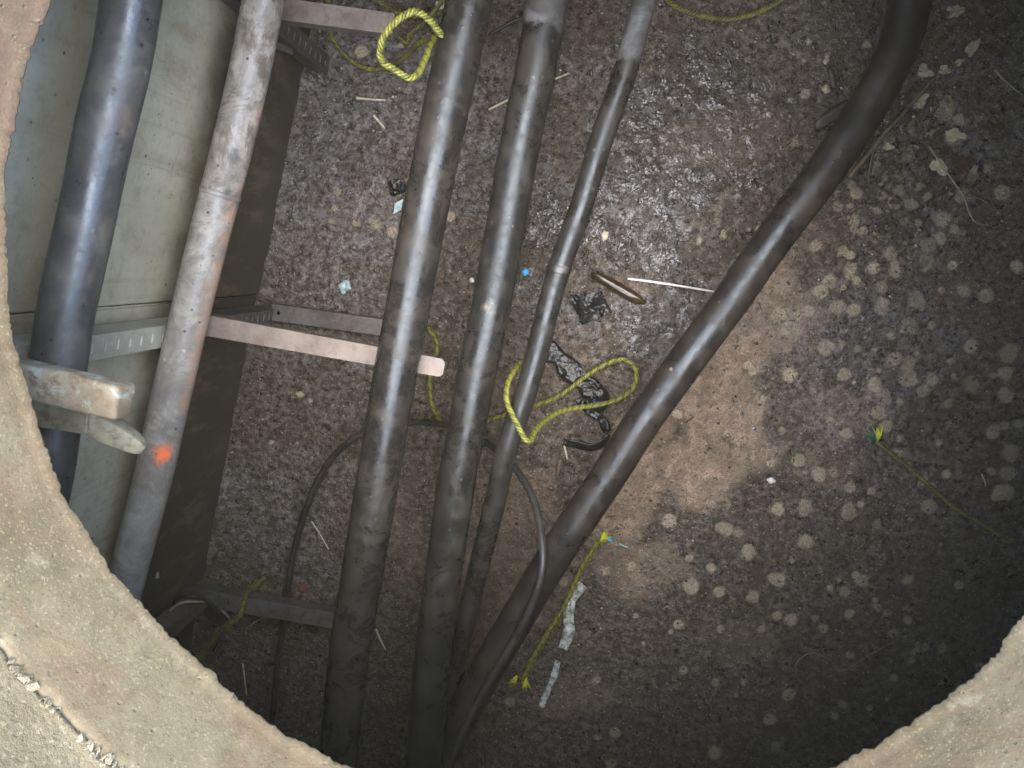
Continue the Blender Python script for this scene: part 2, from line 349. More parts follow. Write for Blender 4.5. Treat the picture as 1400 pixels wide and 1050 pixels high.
# fractal value noise on a grid
def vnoise(shape, cell, seed, octs=4, pers=.55):
    r = np.random.default_rng(seed); out = np.zeros(shape); amp = 1; tot = 0
    for o in range(octs):
        c = max(1.01, cell / 2**o)
        gx, gy = int(shape[0]/c)+3, int(shape[1]/c)+3
        g = r.random((gx, gy)); xs = np.arange(shape[0])/c; ys = np.arange(shape[1])/c
        xi = xs.astype(int); yi = ys.astype(int); xf = xs-xi; yf = ys-yi; xf = xf*xf*(3-2*xf); yf = yf*yf*(3-2*yf)
        a = g[np.ix_(xi, yi)]; b = g[np.ix_(xi+1, yi)]; c_ = g[np.ix_(xi, yi+1)]; d = g[np.ix_(xi+1, yi+1)]
        X, Y = xf[:, None], yf[None, :]
        out += amp*((a*(1-X)+b*X)*(1-Y)+(c_*(1-X)+d*X)*Y); tot += amp; amp *= pers
    return out/tot
ST = .0035
xs = np.arange(XW - .02, X1 + .02, ST); ys = np.arange(Y0 - .02, Y1 + .02, ST)
GX, GY = np.meshgrid(xs, ys, indexing='ij'); sh = GX.shape
# photo position of each floor point, used only to lay out the stains where they lie
Rn = np.array(RT); q = np.stack([GX, GY, np.full(sh, -CAMZ)], -1) @ Rn.T
U = CX + F * q[..., 0] / -q[..., 2]; V = CY - F * q[..., 1] / -q[..., 2]
j1 = (vnoise(sh, 14, 1) - .5); j2 = (vnoise(sh, 14, 2) - .5); k1 = (vnoise(sh, 60, 3) - .5); k2 = (vnoise(sh, 60, 4) - .5)
fine = vnoise(sh, 5, 5, 3)
spots = []
def addsp(ox, oy, s, L): spots.extend([(ox + a/s, oy + b/s, min(c, 30)/s*random.uniform(.72, .95)) for a, b, c in L])
addsp(760, 0, 2.1875, [(840,620,22),(775,735,22),(890,660,20),(860,750,22),(880,800,22),(820,840,28),(915,690,20),(1000,755,24),(1015,810,24),(1080,895,32),(975,905,26),(1110,730,30),(1110,775,28),(1150,655,32),(1060,610,26),(1030,570,22),(960,630,14),(985,530,12),(900,575,22),(1035,520,20),(1050,465,20),(1190,415,30),(1165,335,32),(1085,300,28),(1210,360,22),(960,490,14),(745,180,9),(745,280,16),(710,425,16),(810,265,10),(930,135,14),(1040,245,12),(500,705,12),(1090,560,18),(1060,390,16),(1130,400,16),(1010,610,20)])
addsp(760, 400, 2.1875, [(670,70,36),(760,55,22),(890,52,24),(970,45,27),(1080,20,30),(1055,100,26),(805,165,28),(900,168,14),(1005,130,14),(1010,200,25),(1055,255,28),(1125,258,20),(865,245,26),(955,280,24),(700,245,26),(1100,295,22),(1355,180,38),(1345,240,34),(1350,310,32),(1340,400,18),(1385,395,18),(1310,415,22),(1360,480,28),(1350,540,26),(1350,600,44),(1325,600,24),(725,505,24),(790,545,24),(880,585,22),(875,655,26),(750,645,26),(665,645,24),(335,685,24),(500,705,30),(545,720,18),(750,745,28),(575,775,22),(465,820,16),(400,795,14),(405,880,26),(665,855,26),(915,865,30),(860,895,20),(590,905,24),(490,895,24),(820,885,14),(1120,640,26),(1035,435,16)])
addsp(560, 640, 2.56, [(905,185,28),(1110,215,30),(1185,295,30),(1055,345,20),(985,410,30),(1085,435,22),(1290,385,30),(1200,455,25),(1330,530,24),(1230,560,16),(940,550,20),(790,515,12),(960,710,16),(655,740,18),(1090,560,18),(1325,790,30),(1265,880,34),(720,925,24),(660,940,16),(705,1035,24),(1070,1000,30),(1280,980,26),(350,820,20),(540,400,20)])
addsp(360, 0, 3.18, [(300,960,16),(410,965,20),(490,975,24),(555,1010,28),(810,940,26),(310,905,14),(415,550,18),(320,835,18),(430,220,30)])
addsp(1100, 820, 4.375, [(270,80,30),(530,200,32),(620,120,40),(440,50,26),(720,280,30),(230,620,36),(60,110,30),(820,500,34)])
for _ in range(110):
    a_, b_ = random.gauss(1170, 130), random.uniform(250, 1000)
    spots.append((a_, b_, random.uniform(2.5, 6.5)))
for _ in range(70):
    a_, b_ = random.gauss(1215, 75), random.gauss(400, 110)
    if a_ > 1040 and all(math.hypot(a_-c_[0], b_-c_[1]) > 17 for c_ in spots): spots.append((a_, b_, random.uniform(8, 11.5)))
SPOT = np.zeros(sh)
for (a, b, r) in spots:
    m_ = (abs(U-a) < r*2.4+12) & (abs(V-b) < r*2.4+12)
    d = np.hypot(U[m_]-a + j1[m_]*r*.9, V[m_]-b + j2[m_]*r*.9) / r
    SPOT[m_] = np.maximum(SPOT[m_], np.clip((1.12 - d + (fine[m_]-.5)*.5) / .24, 0, 1) * random.uniform(.6, 1.0))
edge = vnoise(sh, 34, 21, 6, .62)
def blob(L, jit=70):
    out = np.zeros(sh); u = U + j1*jit*.5; v = V + j2*jit*.5
    for (a, b, ra_, rb_, ang, amt) in L:
        t = math.radians(ang); du = (u-a)*math.cos(t)+(v-b)*math.sin(t); dv = -(u-a)*math.sin(t)+(v-b)*math.cos(t)
        d = np.hypot(du/ra_, dv/rb_); out = np.maximum(out, amt*np.clip((1.15-d+(edge-.5)*2.6)/.5, 0, 1))
    return out
TAN = blob([(1060,400,75,80,-30,.9),(1020,470,75,50,-20,.95),(985,540,100,55,-45,.75),(955,610,130,75,-30,1.0),(860,690,95,48,-45,.85),(880,770,60,40,0,.6),(700,700,80,60,0,.35),
            (1000,190,75,45,0,.45),(640,820,60,120,0,.35),(560,720,30,80,0,.3),(1150,560,60,50,0,.35),(1090,330,70,40,0,.3),(1000,480,60,50,0,.8),(500,290,50,22,0,.35),(860,400,70,22,20,.4),(780,960,60,20,0,.3),(690,800,50,60,0,.4),
            (1120,640,50,30,0,.3),(1010,880,60,30,0,.15)])
ASH = blob([(480,180,160,170,0,.9),(430,400,110,120,0,.55),(700,200,60,160,0,.6),(820,110,90,80,0,.6),(860,300,120,80,20,.9),(840,430,90,50,0,.8),(1150,480,150,110,0,.45),(1330,190,60,60,0,.45),(1240,640,110,50,30,.3),(380,680,80,100,0,.5)])
WET = blob([(920,190,150,130,0,1),(850,330,130,90,0,1),(880,430,90,40,0,.9),(1250,240,110,130,0,.7),(1180,430,90,90,0,.5),(690,330,60,100,0,.7),(470,200,90,120,0,.5),(1290,570,90,70,0,.4),(960,80,120,60,0,.8)])
big = vnoise(sh, 90, 8, 3); med = vnoise(sh, 18, 9, 3); sm = vnoise(sh, 5, 10, 2)
med2 = np.abs(vnoise(sh, 10, 11, 3) - .5)
Z = .012*(big-.5) + .010*(med-.5) + .0055*(sm-.5) + .0018*SPOT - .006*med2
# dirt banked against the wall foot
Z += .02*np.clip(1-(GX-XW)/.05, 0, 1)**2*vnoise(sh, 20, 12)
Z -= Z.mean()
nx, ny = sh; idx = np.arange(nx*ny).reshape(sh)
fa = np.stack([idx[:-1, :-1], idx[1:, :-1], idx[1:, 1:], idx[:-1, 1:]], -1).reshape(-1, 4)
me = bpy.data.meshes.new('floor'); me.vertices.add(nx*ny); me.vertices.foreach_set('co', np.stack([GX, GY, Z], -1).astype(np.float32).ravel())
me.loops.add(fa.size); me.loops.foreach_set('vertex_index', fa.astype(np.int32).ravel())
me.polygons.add(len(fa)); me.polygons.foreach_set('loop_start', np.arange(0, fa.size, 4, dtype=np.int32)); me.update(calc_edges=True)
me.shade_smooth(); me.materials.append(mf.m)
for nm, arr in (('tan', TAN), ('wet', WET), ('spot', SPOT), ('ash', ASH), ('speck', fine)):
    at = me.attributes.new(nm, 'FLOAT', 'POINT'); at.data.foreach_set('value', arr.astype(np.float32).ravel())
fl = link(bpy.data.objects.new('floor', me)); tag(fl, kind='structure')
def floorz(x, y):
    i = min(max(int((x-xs[0])/ST), 0), nx-1); j = min(max(int((y-ys[0])/ST), 0), ny-1); return float(Z[i, j])

YM = P(235, 448, .50).y; YT = P(452, 92, .0).y; YB = P(326, 810, .05).y
# left wall, in two pours with a joint beside the rack
wl = empty('chamber_wall', (XW, 0, 0), 'beige painted concrete side wall speckled with pits, dark brown along its foot', 'wall')
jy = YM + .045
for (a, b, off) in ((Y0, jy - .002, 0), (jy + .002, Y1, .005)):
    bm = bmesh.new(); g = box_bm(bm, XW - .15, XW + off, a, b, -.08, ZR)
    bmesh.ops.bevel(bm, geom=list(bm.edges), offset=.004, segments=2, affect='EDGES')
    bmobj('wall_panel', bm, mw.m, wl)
for nm, args in (('wall_right', (X1, X1+.15, Y0, Y1, -.08, ZR)), ('wall_front', (XW-.15, X1+.15, Y0-.15, Y0, -.08, ZR)), ('wall_back', (XW-.15, X1+.15, Y1, Y1+.15, -.08, ZR))):
    bm = bmesh.new(); box_bm(bm, *args); tag(bmobj(nm, bm, mc.m), kind='structure')

# ------------------------------------------------------------------ opening
rimpx = [(72,0),(41,79),(19,157),(7,239),(8,314),(14,440),(38,525),(57,597),(77,657),(137,757),(184,816),(230,863),(273,906),(336,960),(367,991),(410,1015),(477,1048),(1139,1050),(1190,1022),(1246,989),(1300,947),(1345,911),(1400,842)]
ZL = 1.28
A = []; B = []
for p in rimpx:
    v = P(*p, ZL); A.append([v.x, v.y, 1]); B.append(-(v.x**2 + v.y**2))
sol = np.linalg.lstsq(np.array(A), np.array(B), rcond=None)[0]
OX, OY = -sol[0]/2, -sol[1]/2; ORAD = math.sqrt(OX*OX + OY*OY - sol[2])
print('opening', OX, OY, ORAD, 'wall', XW, 'racks', YT, YM, YB)
# interpolated radius so that the worn lip follows the photograph
angs = []
for p in rimpx:
    v = P(*p, ZL); angs.append((math.atan2(v.y-OY, v.x-OX), math.hypot(v.x-OX, v.y-OY)))
def lipr(a):
    # smooth blend towards the fitted radius away from the traced points
    s = w_ = 0
    for (b, r) in angs:
        d = math.atan2(math.sin(a-b), math.cos(a-b)); k = math.exp(-(d/.055)**2); s += k*(r-ORAD); w_ += k
    return ORAD + s/(w_+.15)
NA = 1100
def chip(a, s=1):
    v = Vector((math.cos(a)*6, math.sin(a)*6, s)); n = noise.noise(v*2.2)*.0015 + noise.noise(v*8)*.0026 + noise.noise(v*26)*.0016 + abs(noise.noise(v*14))*.0035
    c = max(0, noise.noise(v*3.1 + Vector((7, 3, 1))) - .22)*.012
    return n + c
def ring(name, prof, m, parent, amp=.0018, jag=None):
    vs, fs = [], []; n = len(prof)
    for i in range(NA):
        a = 2*math.pi*i/NA; lr = lipr(a)
        for j, (dr, z) in enumerate(prof):
            r = lr + dr + (chip(a)*(jag[j] if jag else 0))
            q = Vector((OX + r*math.cos(a), OY + r*math.sin(a), z))
            d = noise.noise(q*14)*amp*.8 + noise.noise(q*55)*amp*.8 + noise.noise(q*130)*amp*.35
            r += d; vs.append(Vector((OX + r*math.cos(a), OY + r*math.sin(a), z + d*.5)))
    for i in range(NA):
        for j in range(n-1):
            a = i*n+j; b = ((i+1) % NA)*n+j; fs.append((a, b, b+1, a+1))
        if True:
            a = i*n+n-1; b = ((i+1) % NA)*n+n-1; fs.append((a, b, ((i+1) % NA)*n, i*n))
    return meshobj(name, vs, fs, m, parent)
mh = empty('manhole_neck', (OX, OY, ZL), 'round rough concrete manhole neck with chipped lip framing the opening at left and bottom', 'manhole neck')
T = .28
prof = [(.008, ZL-.010), (.001, ZL-.003), (0, ZL)] + [(.0025 + (z-ZL)*T, z) for z in np.linspace(ZL+.006, ZL+.118, 14)] + [(.0425, ZL+.122), (.20, ZL+.122), (.20, ZL-.010)]
jag = [1, 1, 1] + [max(0, 1-k*.22) for k in range(14)] + [0, 0, 0]
ring('lower_ring', prof, mr.m, mh, jag=jag)
prof = [(.0385, ZL+.1222), (.041, ZL+.125)] + [(.044 + (z-ZL-.130)*.40, z) for z in np.linspace(ZL+.138, ZL+.25, 10)] + [(.14, ZL+.258), (.26, ZL+.258), (.26, ZL+.1225)]
ring('upper_ring', prof, mo.m, mh, amp=.003)
# crumbs of mortar and pebbles along the joint
bmj = bmesh.new()
for i in range(1500):
    a = random.uniform(0, 2*math.pi); r = lipr(a) + .0405 + random.uniform(-.004, .004); s = random.uniform(.0015, .0050)
    g = bmesh.ops.create_icosphere(bmj, subdivisions=1, radius=s)['verts']
    for v in g: v.co = v.co*random.uniform(.7, 1.2); v.co.z *= .6; v.co += Vector((OX+r*math.cos(a), OY+r*math.sin(a), ZL+.121+random.uniform(-.006, .006)))
tag(bmobj('joint_mortar', bmj, mm.m, mh), kind='stuff')
# roof slab with a round hole, and the street surface, both as annular sheets with thickness
def slab(name, r0, half, z0, z1, m, rect=None):
    vs, fs = [], []; n = 180
    for i in range(n):
        a = 2*math.pi*i/n; c, s = math.cos(a), math.sin(a)
        if rect:
            x0, x1, y0, y1 = rect; tx = ((x1-OX)/c if c > 1e-9 else (x0-OX)/c if c < -1e-9 else 1e9); ty = ((y1-OY)/s if s > 1e-9 else (y0-OY)/s if s < -1e-9 else 1e9)
            t = min(tx, ty)
        else: t = half
        for r, z in ((r0, z0), (r0, z1), (t, z1), (t, z0)): vs.append(Vector((OX+r*c, OY+r*s, z)))
    for i in range(n):
        for j in range(4):
            a = i*4+j; b = i*4+(j+1) % 4; c_ = ((i+1) % n)*4
            fs.append((a, c_+j, c_+(j+1) % 4, b))
    o = meshobj(name, vs, fs, m, smooth=False); tag(o, kind='structure'); return o
slab('ceiling', ORAD+.21, 0, ZR+.002, ZR+.15, mc.m, (XW-.15, X1+.15, Y0-.15, Y1+.15))
slab('ceiling_soffit', ORAD+.07, 0, ZR-.03, ZR-.012, mc.m, (XW+.007, X1-.002, Y0+.002, Y1-.002))
slab('ground', ORAD+.27, 60, ZR+.16, ZR+.257, mo.m)

# ------------------------------------------------------------------ racks and arms
def curve_plate(name, outline, holes, thick, m, parent, mat):
    cu = bpy.data.curves.new(name, 'CURVE'); cu.dimensions = '2D'; cu.fill_mode = 'BOTH'; cu.extrude = thick/2; cu.bevel_depth = .0008; cu.bevel_resolution = 1
    for loop in [outline] + holes:
        sp = cu.splines.new('POLY'); sp.points.add(len(loop)-1); sp.use_cyclic_u = True
        for k, (a, b) in enumerate(loop): sp.points[k].co = (a, b, 0, 1)
    o = bpy.data.objects.new(name, cu); C.objects.link(o)
    dg = bpy.context.evaluated_depsgraph_get(); me = bpy.data.meshes.new_from_object(o.evaluated_get(dg))
    bpy.data.objects.remove(o); bpy.data.curves.remove(cu)
    me.transform(mat); me.materials.clear(); me.materials.append(m)
    ob = bpy.data.objects.new(name, me); link(ob); ob.parent = parent; ob.location = -parent.location; return ob
def rrect(cx, cy, w_, h, r, n=4, ):
    out = []
    for (sx_, sy_, a0) in ((1, 1, 0), (-1, 1, 90), (-1, -1, 180), (1, -1, 270)):
        for k in range(n+1):
            a = math.radians(a0 + 90*k/n); out.append((cx + sx_*(w_/2-r) + r*math.cos(a), cy + sy_*(h/2-r) + r*math.sin(a)))
    return out
RX = XW + .066                                           # front face of the racks
def rack(y, z0, z1, m, label, wd=.042, tilt=0):
    t = empty('cable_rack', (RX, y, z0), label, 'cable rack', 'slotted racks standing along the side wall')
    L = z1 - z0; holes = []; k = z0 + .03
    while k < z1 - .02: holes.append(rrect(0, k, .021, .0075, .0036)); k += .0365
    # local x -> world y, local y -> world z, local z -> world x
    mat = Matrix(((0, 0, 1, RX), (1, 0, 0, y), (0, 1, 0, 0), (0, 0, 0, 1)))
    curve_plate('slotted_face', rrect(0, (z0+z1)/2, wd, L, .006), holes, .003, m, t, mat)
    for s in (-1, 1):
        bm = bmesh.new(); ya = y + s*(wd/2 - .0035); yb = y + s*(wd/2 - .0005)
        box_bm(bm, RX-.045, RX-.0025, min(ya, yb), max(ya, yb), z0+.005, z1-.005); bmobj('flange', bm, m, t)
    for zz in (z0+.10, z1-.10):
        bm = bmesh.new(); box_bm(bm, XW+.006, RX-.006, y-.012, y+.012, zz-.012, zz+.012)
        bmesh.ops.bevel(bm, geom=list(bm.edges), offset=.002, segments=1, affect='EDGES'); bmobj('spacer', bm, m, t)
    return t
rack(YM, .505, 1.24, m_gal, 'pale slotted steel rack strip on the wall between the leftmost cable and the grey pipe')
rack(YM+.006, .015, .475, m_dark, 'dark short slotted rack strip at the wall foot, behind the pinkish arm', .036)
rack(YT, .01, .86, m_dark, 'dark slotted rack strip at the top of the view, under the brownish arm')
rack(YB, .05, 1.24, m_brn, 'dark slotted rack strip low at left, beside the mossy rope end')

def arm(name, p0, p1, wd, ht, m, label, taper=1.0, hole=None, endr=None, group='arms reaching out from the racks', parentless=False, droop=0):
    """flanged bar between two points, rounded nose at p1"""
    p0, p1 = Vector(p0), Vector(p1); d = (p1-p0); L = d.length; d.normalize(); s = Vector((0, 0, 1)).cross(d).normalized(); u = d.cross(s)
    mat = Matrix(((d.x, s.x, u.x, p0.x), (d.y, s.y, u.y, p0.y), (d.z, s.z, u.z, p0.z), (0, 0, 0, 1)))
    t = empty(name, p0, label, 'rack arm', group)
    w1 = wd*taper; r = endr if endr is not None else w1*.3
    out = [(0, -wd/2), (L-r, -w1/2)]
    for k in range(1, 6): a = math.radians(-90+90*k/6); out.append((L-r+r*math.cos(a), -w1/2+r+r*math.sin(a)))
    for k in range(0, 6): a = math.radians(90*k/6); out.append((L-r+r*math.cos(a), w1/2-r+r*math.sin(a)))
    out += [(L-r, w1/2), (0, wd/2)]
    holes = []
    if hole: holes = [[(hole + .0055*math.cos(2*math.pi*k/14), .0055*math.sin(2*math.pi*k/14)) for k in range(14)]]
    curve_plate('bar_face', out, holes, .004, m, t, mat @ Matrix.Translation((0, 0, ht/2)))
    for sg in (-1, 1):
        bm = bmesh.new(); vs = []
        for (x, hw) in ((0.002, wd/2), (L*.97-r*.6, w1/2)):
            for (yy, zz) in ((hw-.004, ht/2-.001), (hw-.0006, ht/2-.001), (hw-.0006, -ht/2), (hw-.004, -ht/2)):
                vs.append(bm.verts.new(mat @ Vector((x, sg*yy, zz))))
        for k in range(4): bm.faces.new((vs[k], vs[(k+1) % 4], vs[4+(k+1) % 4], vs[4+k]))
        bm.faces.new(vs[:4]); bm.faces.new(vs[4:]); bmobj('side_flange', bm, m, t)
    bm = bmesh.new(); vs = []
    for (x, yy) in ((L-.006, -w1/2+r), (L-.001, -w1/2+r), (L-.001, w1/2-r), (L-.006, w1/2-r)):
        for zz in (ht/2-.001, -ht/2): vs.append(bm.verts.new(mat @ Vector((x, yy, zz))))
    bm.faces.new(vs[0::2]); bm.faces.new(vs[1::2])
    for k in range(4): bm.faces.new((vs[2*k], vs[2*((k+1) % 4)], vs[2*((k+1) % 4)+1], vs[2*k+1]))
    bmobj('nose_plate', bm, m, t)
    return t
arm('rack_arm', (RX+.002, P(262, 440, .535).y, .535), P(609, 502, .535), .040, .035, m_arm, 'long pinkish steel arm with rounded pale nose, under the wide cable', .86, hole=None)
arm('rack_arm', (RX+.002, P(372, 18, .50).y, .50), P(541, 37, .50), .038, .034, m_brn, 'brownish arm at the top edge, its end beside the raised yellow rope loop', .95, endr=.004)
arm('rack_arm', (P(376, 426, .035).x, P(376, 426, .035).y, .035), P(560, 452, .035), .042, .04, m_dark, 'dark arm with a bolt hole low above the floor, just above the pinkish arm', 1, hole=.018)
arm('rack_arm', (P(240, 806, .12).x, P(240, 806, .12).y, .12), P(316, 816, .12), .040, .035, m_dark, 'short dark stub arm against the wall, lowest at left', 1)
arm('rack_arm', (P(308, 813, .11).x, P(308, 813, .11).y, .128), P(470, 846, .11), .046, .038, m_dark, 'dark arm with a bolt hole crossing under the wide cable near the bottom', .9, hole=.022)
arm('rack_arm', (RX+.002, P(-160, 470, 1.145).y, 1.145), P(171, 549, 1.145), .040, .045, m_old, 'thick corroded brown arm with teal stains jutting in beside the opening lip', .93, endr=.007)
def wornbar(t, name, pts, m, seed=0):
    bm = bmesh.new(); rings = []
    for (p, d, hw, h) in pts:
        d = Vector(d).normalized(); s_ = Vector((0, 0, 1)).cross(d).normalized(); u_ = d.cross(s_); rg = []
        for k in range(24):
            a = 2*math.pi*k/24; c_, n_ = math.cos(a), math.sin(a); e = .30
            q_ = p + s_*hw*math.copysign(abs(c_)**e, c_) + u_*h*math.copysign(abs(n_)**e, n_)
            q_ += Vector((noise.noise(q_*30), noise.noise(q_*30+Vector((9, 0, 0))), noise.noise(q_*30+Vector((0, 9, 0)))))*.0025
            rg.append(bm.verts.new(q_))
        rings.append(rg)
    for a, b in zip(rings, rings[1:]):
        for k in range(24): bm.faces.new((a[k], a[(k+1) % 24], b[(k+1) % 24], b[k]))
    bm.faces.new(rings[0]); bm.faces.new(rings[-1]); return bmobj(name, bm, m, t, smooth=True)
_t = [o for o in bpy.data.objects if o.get('label', '').startswith('thick corroded')][0]
for o in list(_t.children): bpy.data.objects.remove(o)
a0 = Vector((RX+.002, P(-160, 470, 1.145).y, 1.14)); a1 = P(173, 550, 1.14); dd = (a1-a0).normalized(); LL = (a1-a0).length
wornbar(_t, 'bar', [(a0 + dd*LL*f, dd, .0215*g, .019*g) for f, g in [(i/18, 1) for i in range(18)] + [(.965, 1), (.985, .96), (.996, .86), (1.0, .70)]], m_old)
pb0 = P(20, 555, 1.06); pb1 = P(198, 612, 1.06)
arm('rack_arm', pb0, P(130, 572, 1.065), .034, .03, m_old2, 'pale corroded bent hook tucked under the thick brown arm', 1, endr=.003)
t = [o for o in bpy.data.objects if o.get('label', '').startswith('pale corroded bent')][0]
q0 = P(112, 567, 1.066); q1 = P(199, 614, 1.03); d = (q1-q0).normalized(); LL = (q1-q0).length
wornbar(t, 'bent_tip', [(q0 + d*LL*f, d, .017*g, .015*g) for f, g in ((0, .9), (.08, 1), (.2, 1), (.35, 1), (.5, .97), (.65, .88), (.8, .72), (.92, .55), (.98, .42), (1, .25))], m_old2)

# stay bar crossing behind the grey arm at top
arm('stay_bar', P(350, 48, .30), P(398, 66, .22), .028, .012, m_dark, 'thin dark stay bar beside the grey pipe at the top', 1, endr=.003, group=None)['category'] = 'bar'

# ------------------------------------------------------------------ cables
def cable(name, pts, zs, dia_px, m, label, cat='cable', ext=(True, True), wob=.0007, seg=40, extra=None):
    if not isinstance(zs, (list, tuple)): zs = [zs]*len(pts)
    W = [P(a, b, z) for (a, b), z in zip(pts, zs)]
    def toY(p, q, Y): t_ = (Y - p.y)/(q.y - p.y); r = p + (q-p)*t_; return r
    def spread(p, q, Y):
        e = toY(p, q, Y); k = max(1, int((e-q).length/max(.08, (q-p).length)))
        return [q + (e-q)*(i+1)/k for i in range(k)]
    if ext[0]: W = spread(W[1], W[0], Y1+.01)[::-1] + W
    if ext[1]: W = W + spread(W[-2], W[-1], Y0-.01)
    c = resample(spline(W, 24), .007)
    zc = sum(zs)/len(zs); r = dia_px/F*(CAMZ-zc)/2
    t = empty(name, c[0], label, cat)
    vs, fs = tube_data(c, r, seg, wob=wob); meshobj('sheath', vs, fs, m, t)
    return t, c, r
def collar(t, c, r, px, z, m, wd=.012, up=.0025, name='coupling'):
    q = P(*px, z); i = min(range(len(c)), key=lambda k: (c[k]-q).length); n = max(2, int(wd/.007/2))
    a, b = c[max(0, i-1)], c[min(len(c)-1, i+1)]; d = (b-a).normalized(); L = []
    for k in range(7): L.append(c[i] + d*(k/6-.5)*wd)
    vs, fs = tube_data(L, lambda s: r + up*(math.sin(math.pi*max(.02, min(.98, s))))**.4, 40, wob=.0008)
    meshobj(name, vs, fs, m, t)

t1, c1, r1 = cable('cable', [(183,-20),(165,90),(143,180),(118,300),(90,430),(78,520),(68,620),(45,740)], .985, 74, m_c1, 'leftmost dusty black cable with broad bluish sheen running close along the wall')
t2, c2, r2 = cable('pipe', [(363,-15),(343,90),(315,210),(284,330),(255,450),(232,550),(210,650),(178,773),(150,880)], .60, 53, m_p2, 'pale grey pipe with a bright orange paint mark', 'pipe')
collar(t2, c2, r2, (300, 265), .60, m_p2, .010, .0015, 'pipe_joint')
t3, c3, r3 = cable('cable', [(646,-15),(620,100),(608,157),(592,236),(574,330),(551,456),(539,519),(519,640),(496,780),(477,900),(461,1055)], .605, 61, m_c3, 'widest black cable resting on the pinkish arm, with a chalky band')
t4, c4, r4 = cable('cable', [(750,-20),(733,94),(719,157),(704,236),(688,330),(664,456),(650,519),(637,590),(624,660),(610,757),(594,874),(583,1000),(578,1070)], .44, 54, m_c4, 'black cable second to the right of the grey pipe, powdery grey at its top')
t5, c5, r5 = cable('cable', [(886,-20),(856,94),(825,183),(797,275),(774,340),(757,393),(733,487),(716,545),(693,613),(676,690),(656,770),(630,880),(604,1000),(596,1060)], [.40]*9+[.38,.36,.33,.30,.30], 31, m_c5, 'thin black cable with a grey upper end, snagged by the yellow rope')
collar(t5, c5, r5, (765, 370), .40, m_c5, .016, .0004, 'splice')
t6, c6, r6 = cable('cable', [(1247,-25),(1237,35),(1212,100),(1166,178),(1121,243),(1076,302),(1037,356),(1002,407),(958,467),(917,523),(876,580),(842,635),(808,686),(760,757),(716,830),(668,912),(622,995),(590,1055)], .36, 50, m_c6, 'black cable curving from the top right corner down across the dirt', wob=.0009)
# black cable bent into a loop
L = [((372,990),.03),((378,920),.035),((386,860),.04),((394,800),.05),((404,745),.05),((424,680),.06),((455,625),.08),((500,591),.10),((560,578),.12),((612,582),.15),((660,602),.20),((702,638),.26),((728,680),.32),((740,730),.38),((741,780),.415),((726,830),.42),((700,880),.415),((664,940),.405),((632,1000),.40),((610,1060),.40)]
W = [P(a, b, z) for (a, b), z in L]; c = resample(spline(W, 20), .005)
t = empty('looped_cable', c[0], 'slim black cable bent into a big arch on the floor, passing behind the thick cables', 'cable')
vs, fs = tube_data(c, .0088, 18, wob=.0003); meshobj('sheath', vs, fs, m_wire, t)
W = [P(668, 48, .06), P(700, 30, .07), P(716, 24, .07), P(740, 15, .06)]
vs, fs = tube_data(spline(W, 8), .004, 10); tag(meshobj('black_wire', vs, fs, m_wire), 'short thin black wire between the two thick cables at the top', 'wire')

W = [P(*p) for p in ((226,842,.20),(240,822,.24),(262,815,.25),(285,822,.22),(300,842,.16),(302,868,.10),(290,892,.06))]
vs, fs = tube_data(spline(W, 10), .0045, 10, wob=.0003); tag(meshobj('black_wire', vs, fs, m_wire), 'dark wire curling round the lowest rack at lower left', 'wire')
# ------------------------------------------------------------------ ropes
def rope(name, spans, rad, m, label, fray=0, group=None, tw=.024, cat='rope', fz=True, strands=3):
    t = None; allc = []
    for L in spans:
        W = []
        for (a, b, z) in L: W.append(P(a, b, z))
        c = resample(spline(W, 24), .0018); allc.append(c)
    t = empty(name, allc[0][0], label, cat, group)
    for c in allc:
        n = len(c); up = Vector((.1, .2, 1)).normalized(); fr = []; L_ = c
        for i in range(n):
            tt = (c[min(i+1, n-1)]-c[max(i-1, 0)]).normalized(); sd_ = tt.cross(up).normalized(); up = sd_.cross(tt).normalized(); fr.append((sd_, up))
        vs, fs = [], []
        for k in range(strands):
            pts = []
            for i in range(n):
                a = 2*math.pi*(i*.0018/tw + k/strands); wv = 1 + .25*noise.noise(c[i]*60 + Vector((k*5, 0, 0)))*(1+fray*2)
                pts.append(c[i] + (fr[i][0]*math.cos(a)+fr[i][1]*math.sin(a))*rad*.60*wv)
            tube_data(pts, rad*.50, 7, vs, fs, caps=True)
            meshobj('twisted_strand', vs, fs, (m_rdark if k == 0 else m), t); vs, fs = [], []
        pass
        if fray:                                          # loose yarns standing off the lay
            vs, fs = [], []
            for _ in range(int(n*fray*.5)):
                i = random.randrange(2, n-6); a = random.uniform(0, 6.28); o = (fr[i][0]*math.cos(a)+fr[i][1]*math.sin(a))
                if o.z < -.2: o.z = -o.z
                tt = (c[i+4]-c[i]).normalized(); Ls = random.uniform(.006, .018)
                tube_data([c[i]+o*rad*.8, c[i]+o*(rad*.9+Ls*.45)+tt*Ls*.5, c[i]+o*(rad+Ls*.6)+tt*Ls*1.1], .0007, 4, vs, fs)
            if vs: tag(meshobj('loose_yarns', vs, fs, m, t), kind='stuff')
    return t
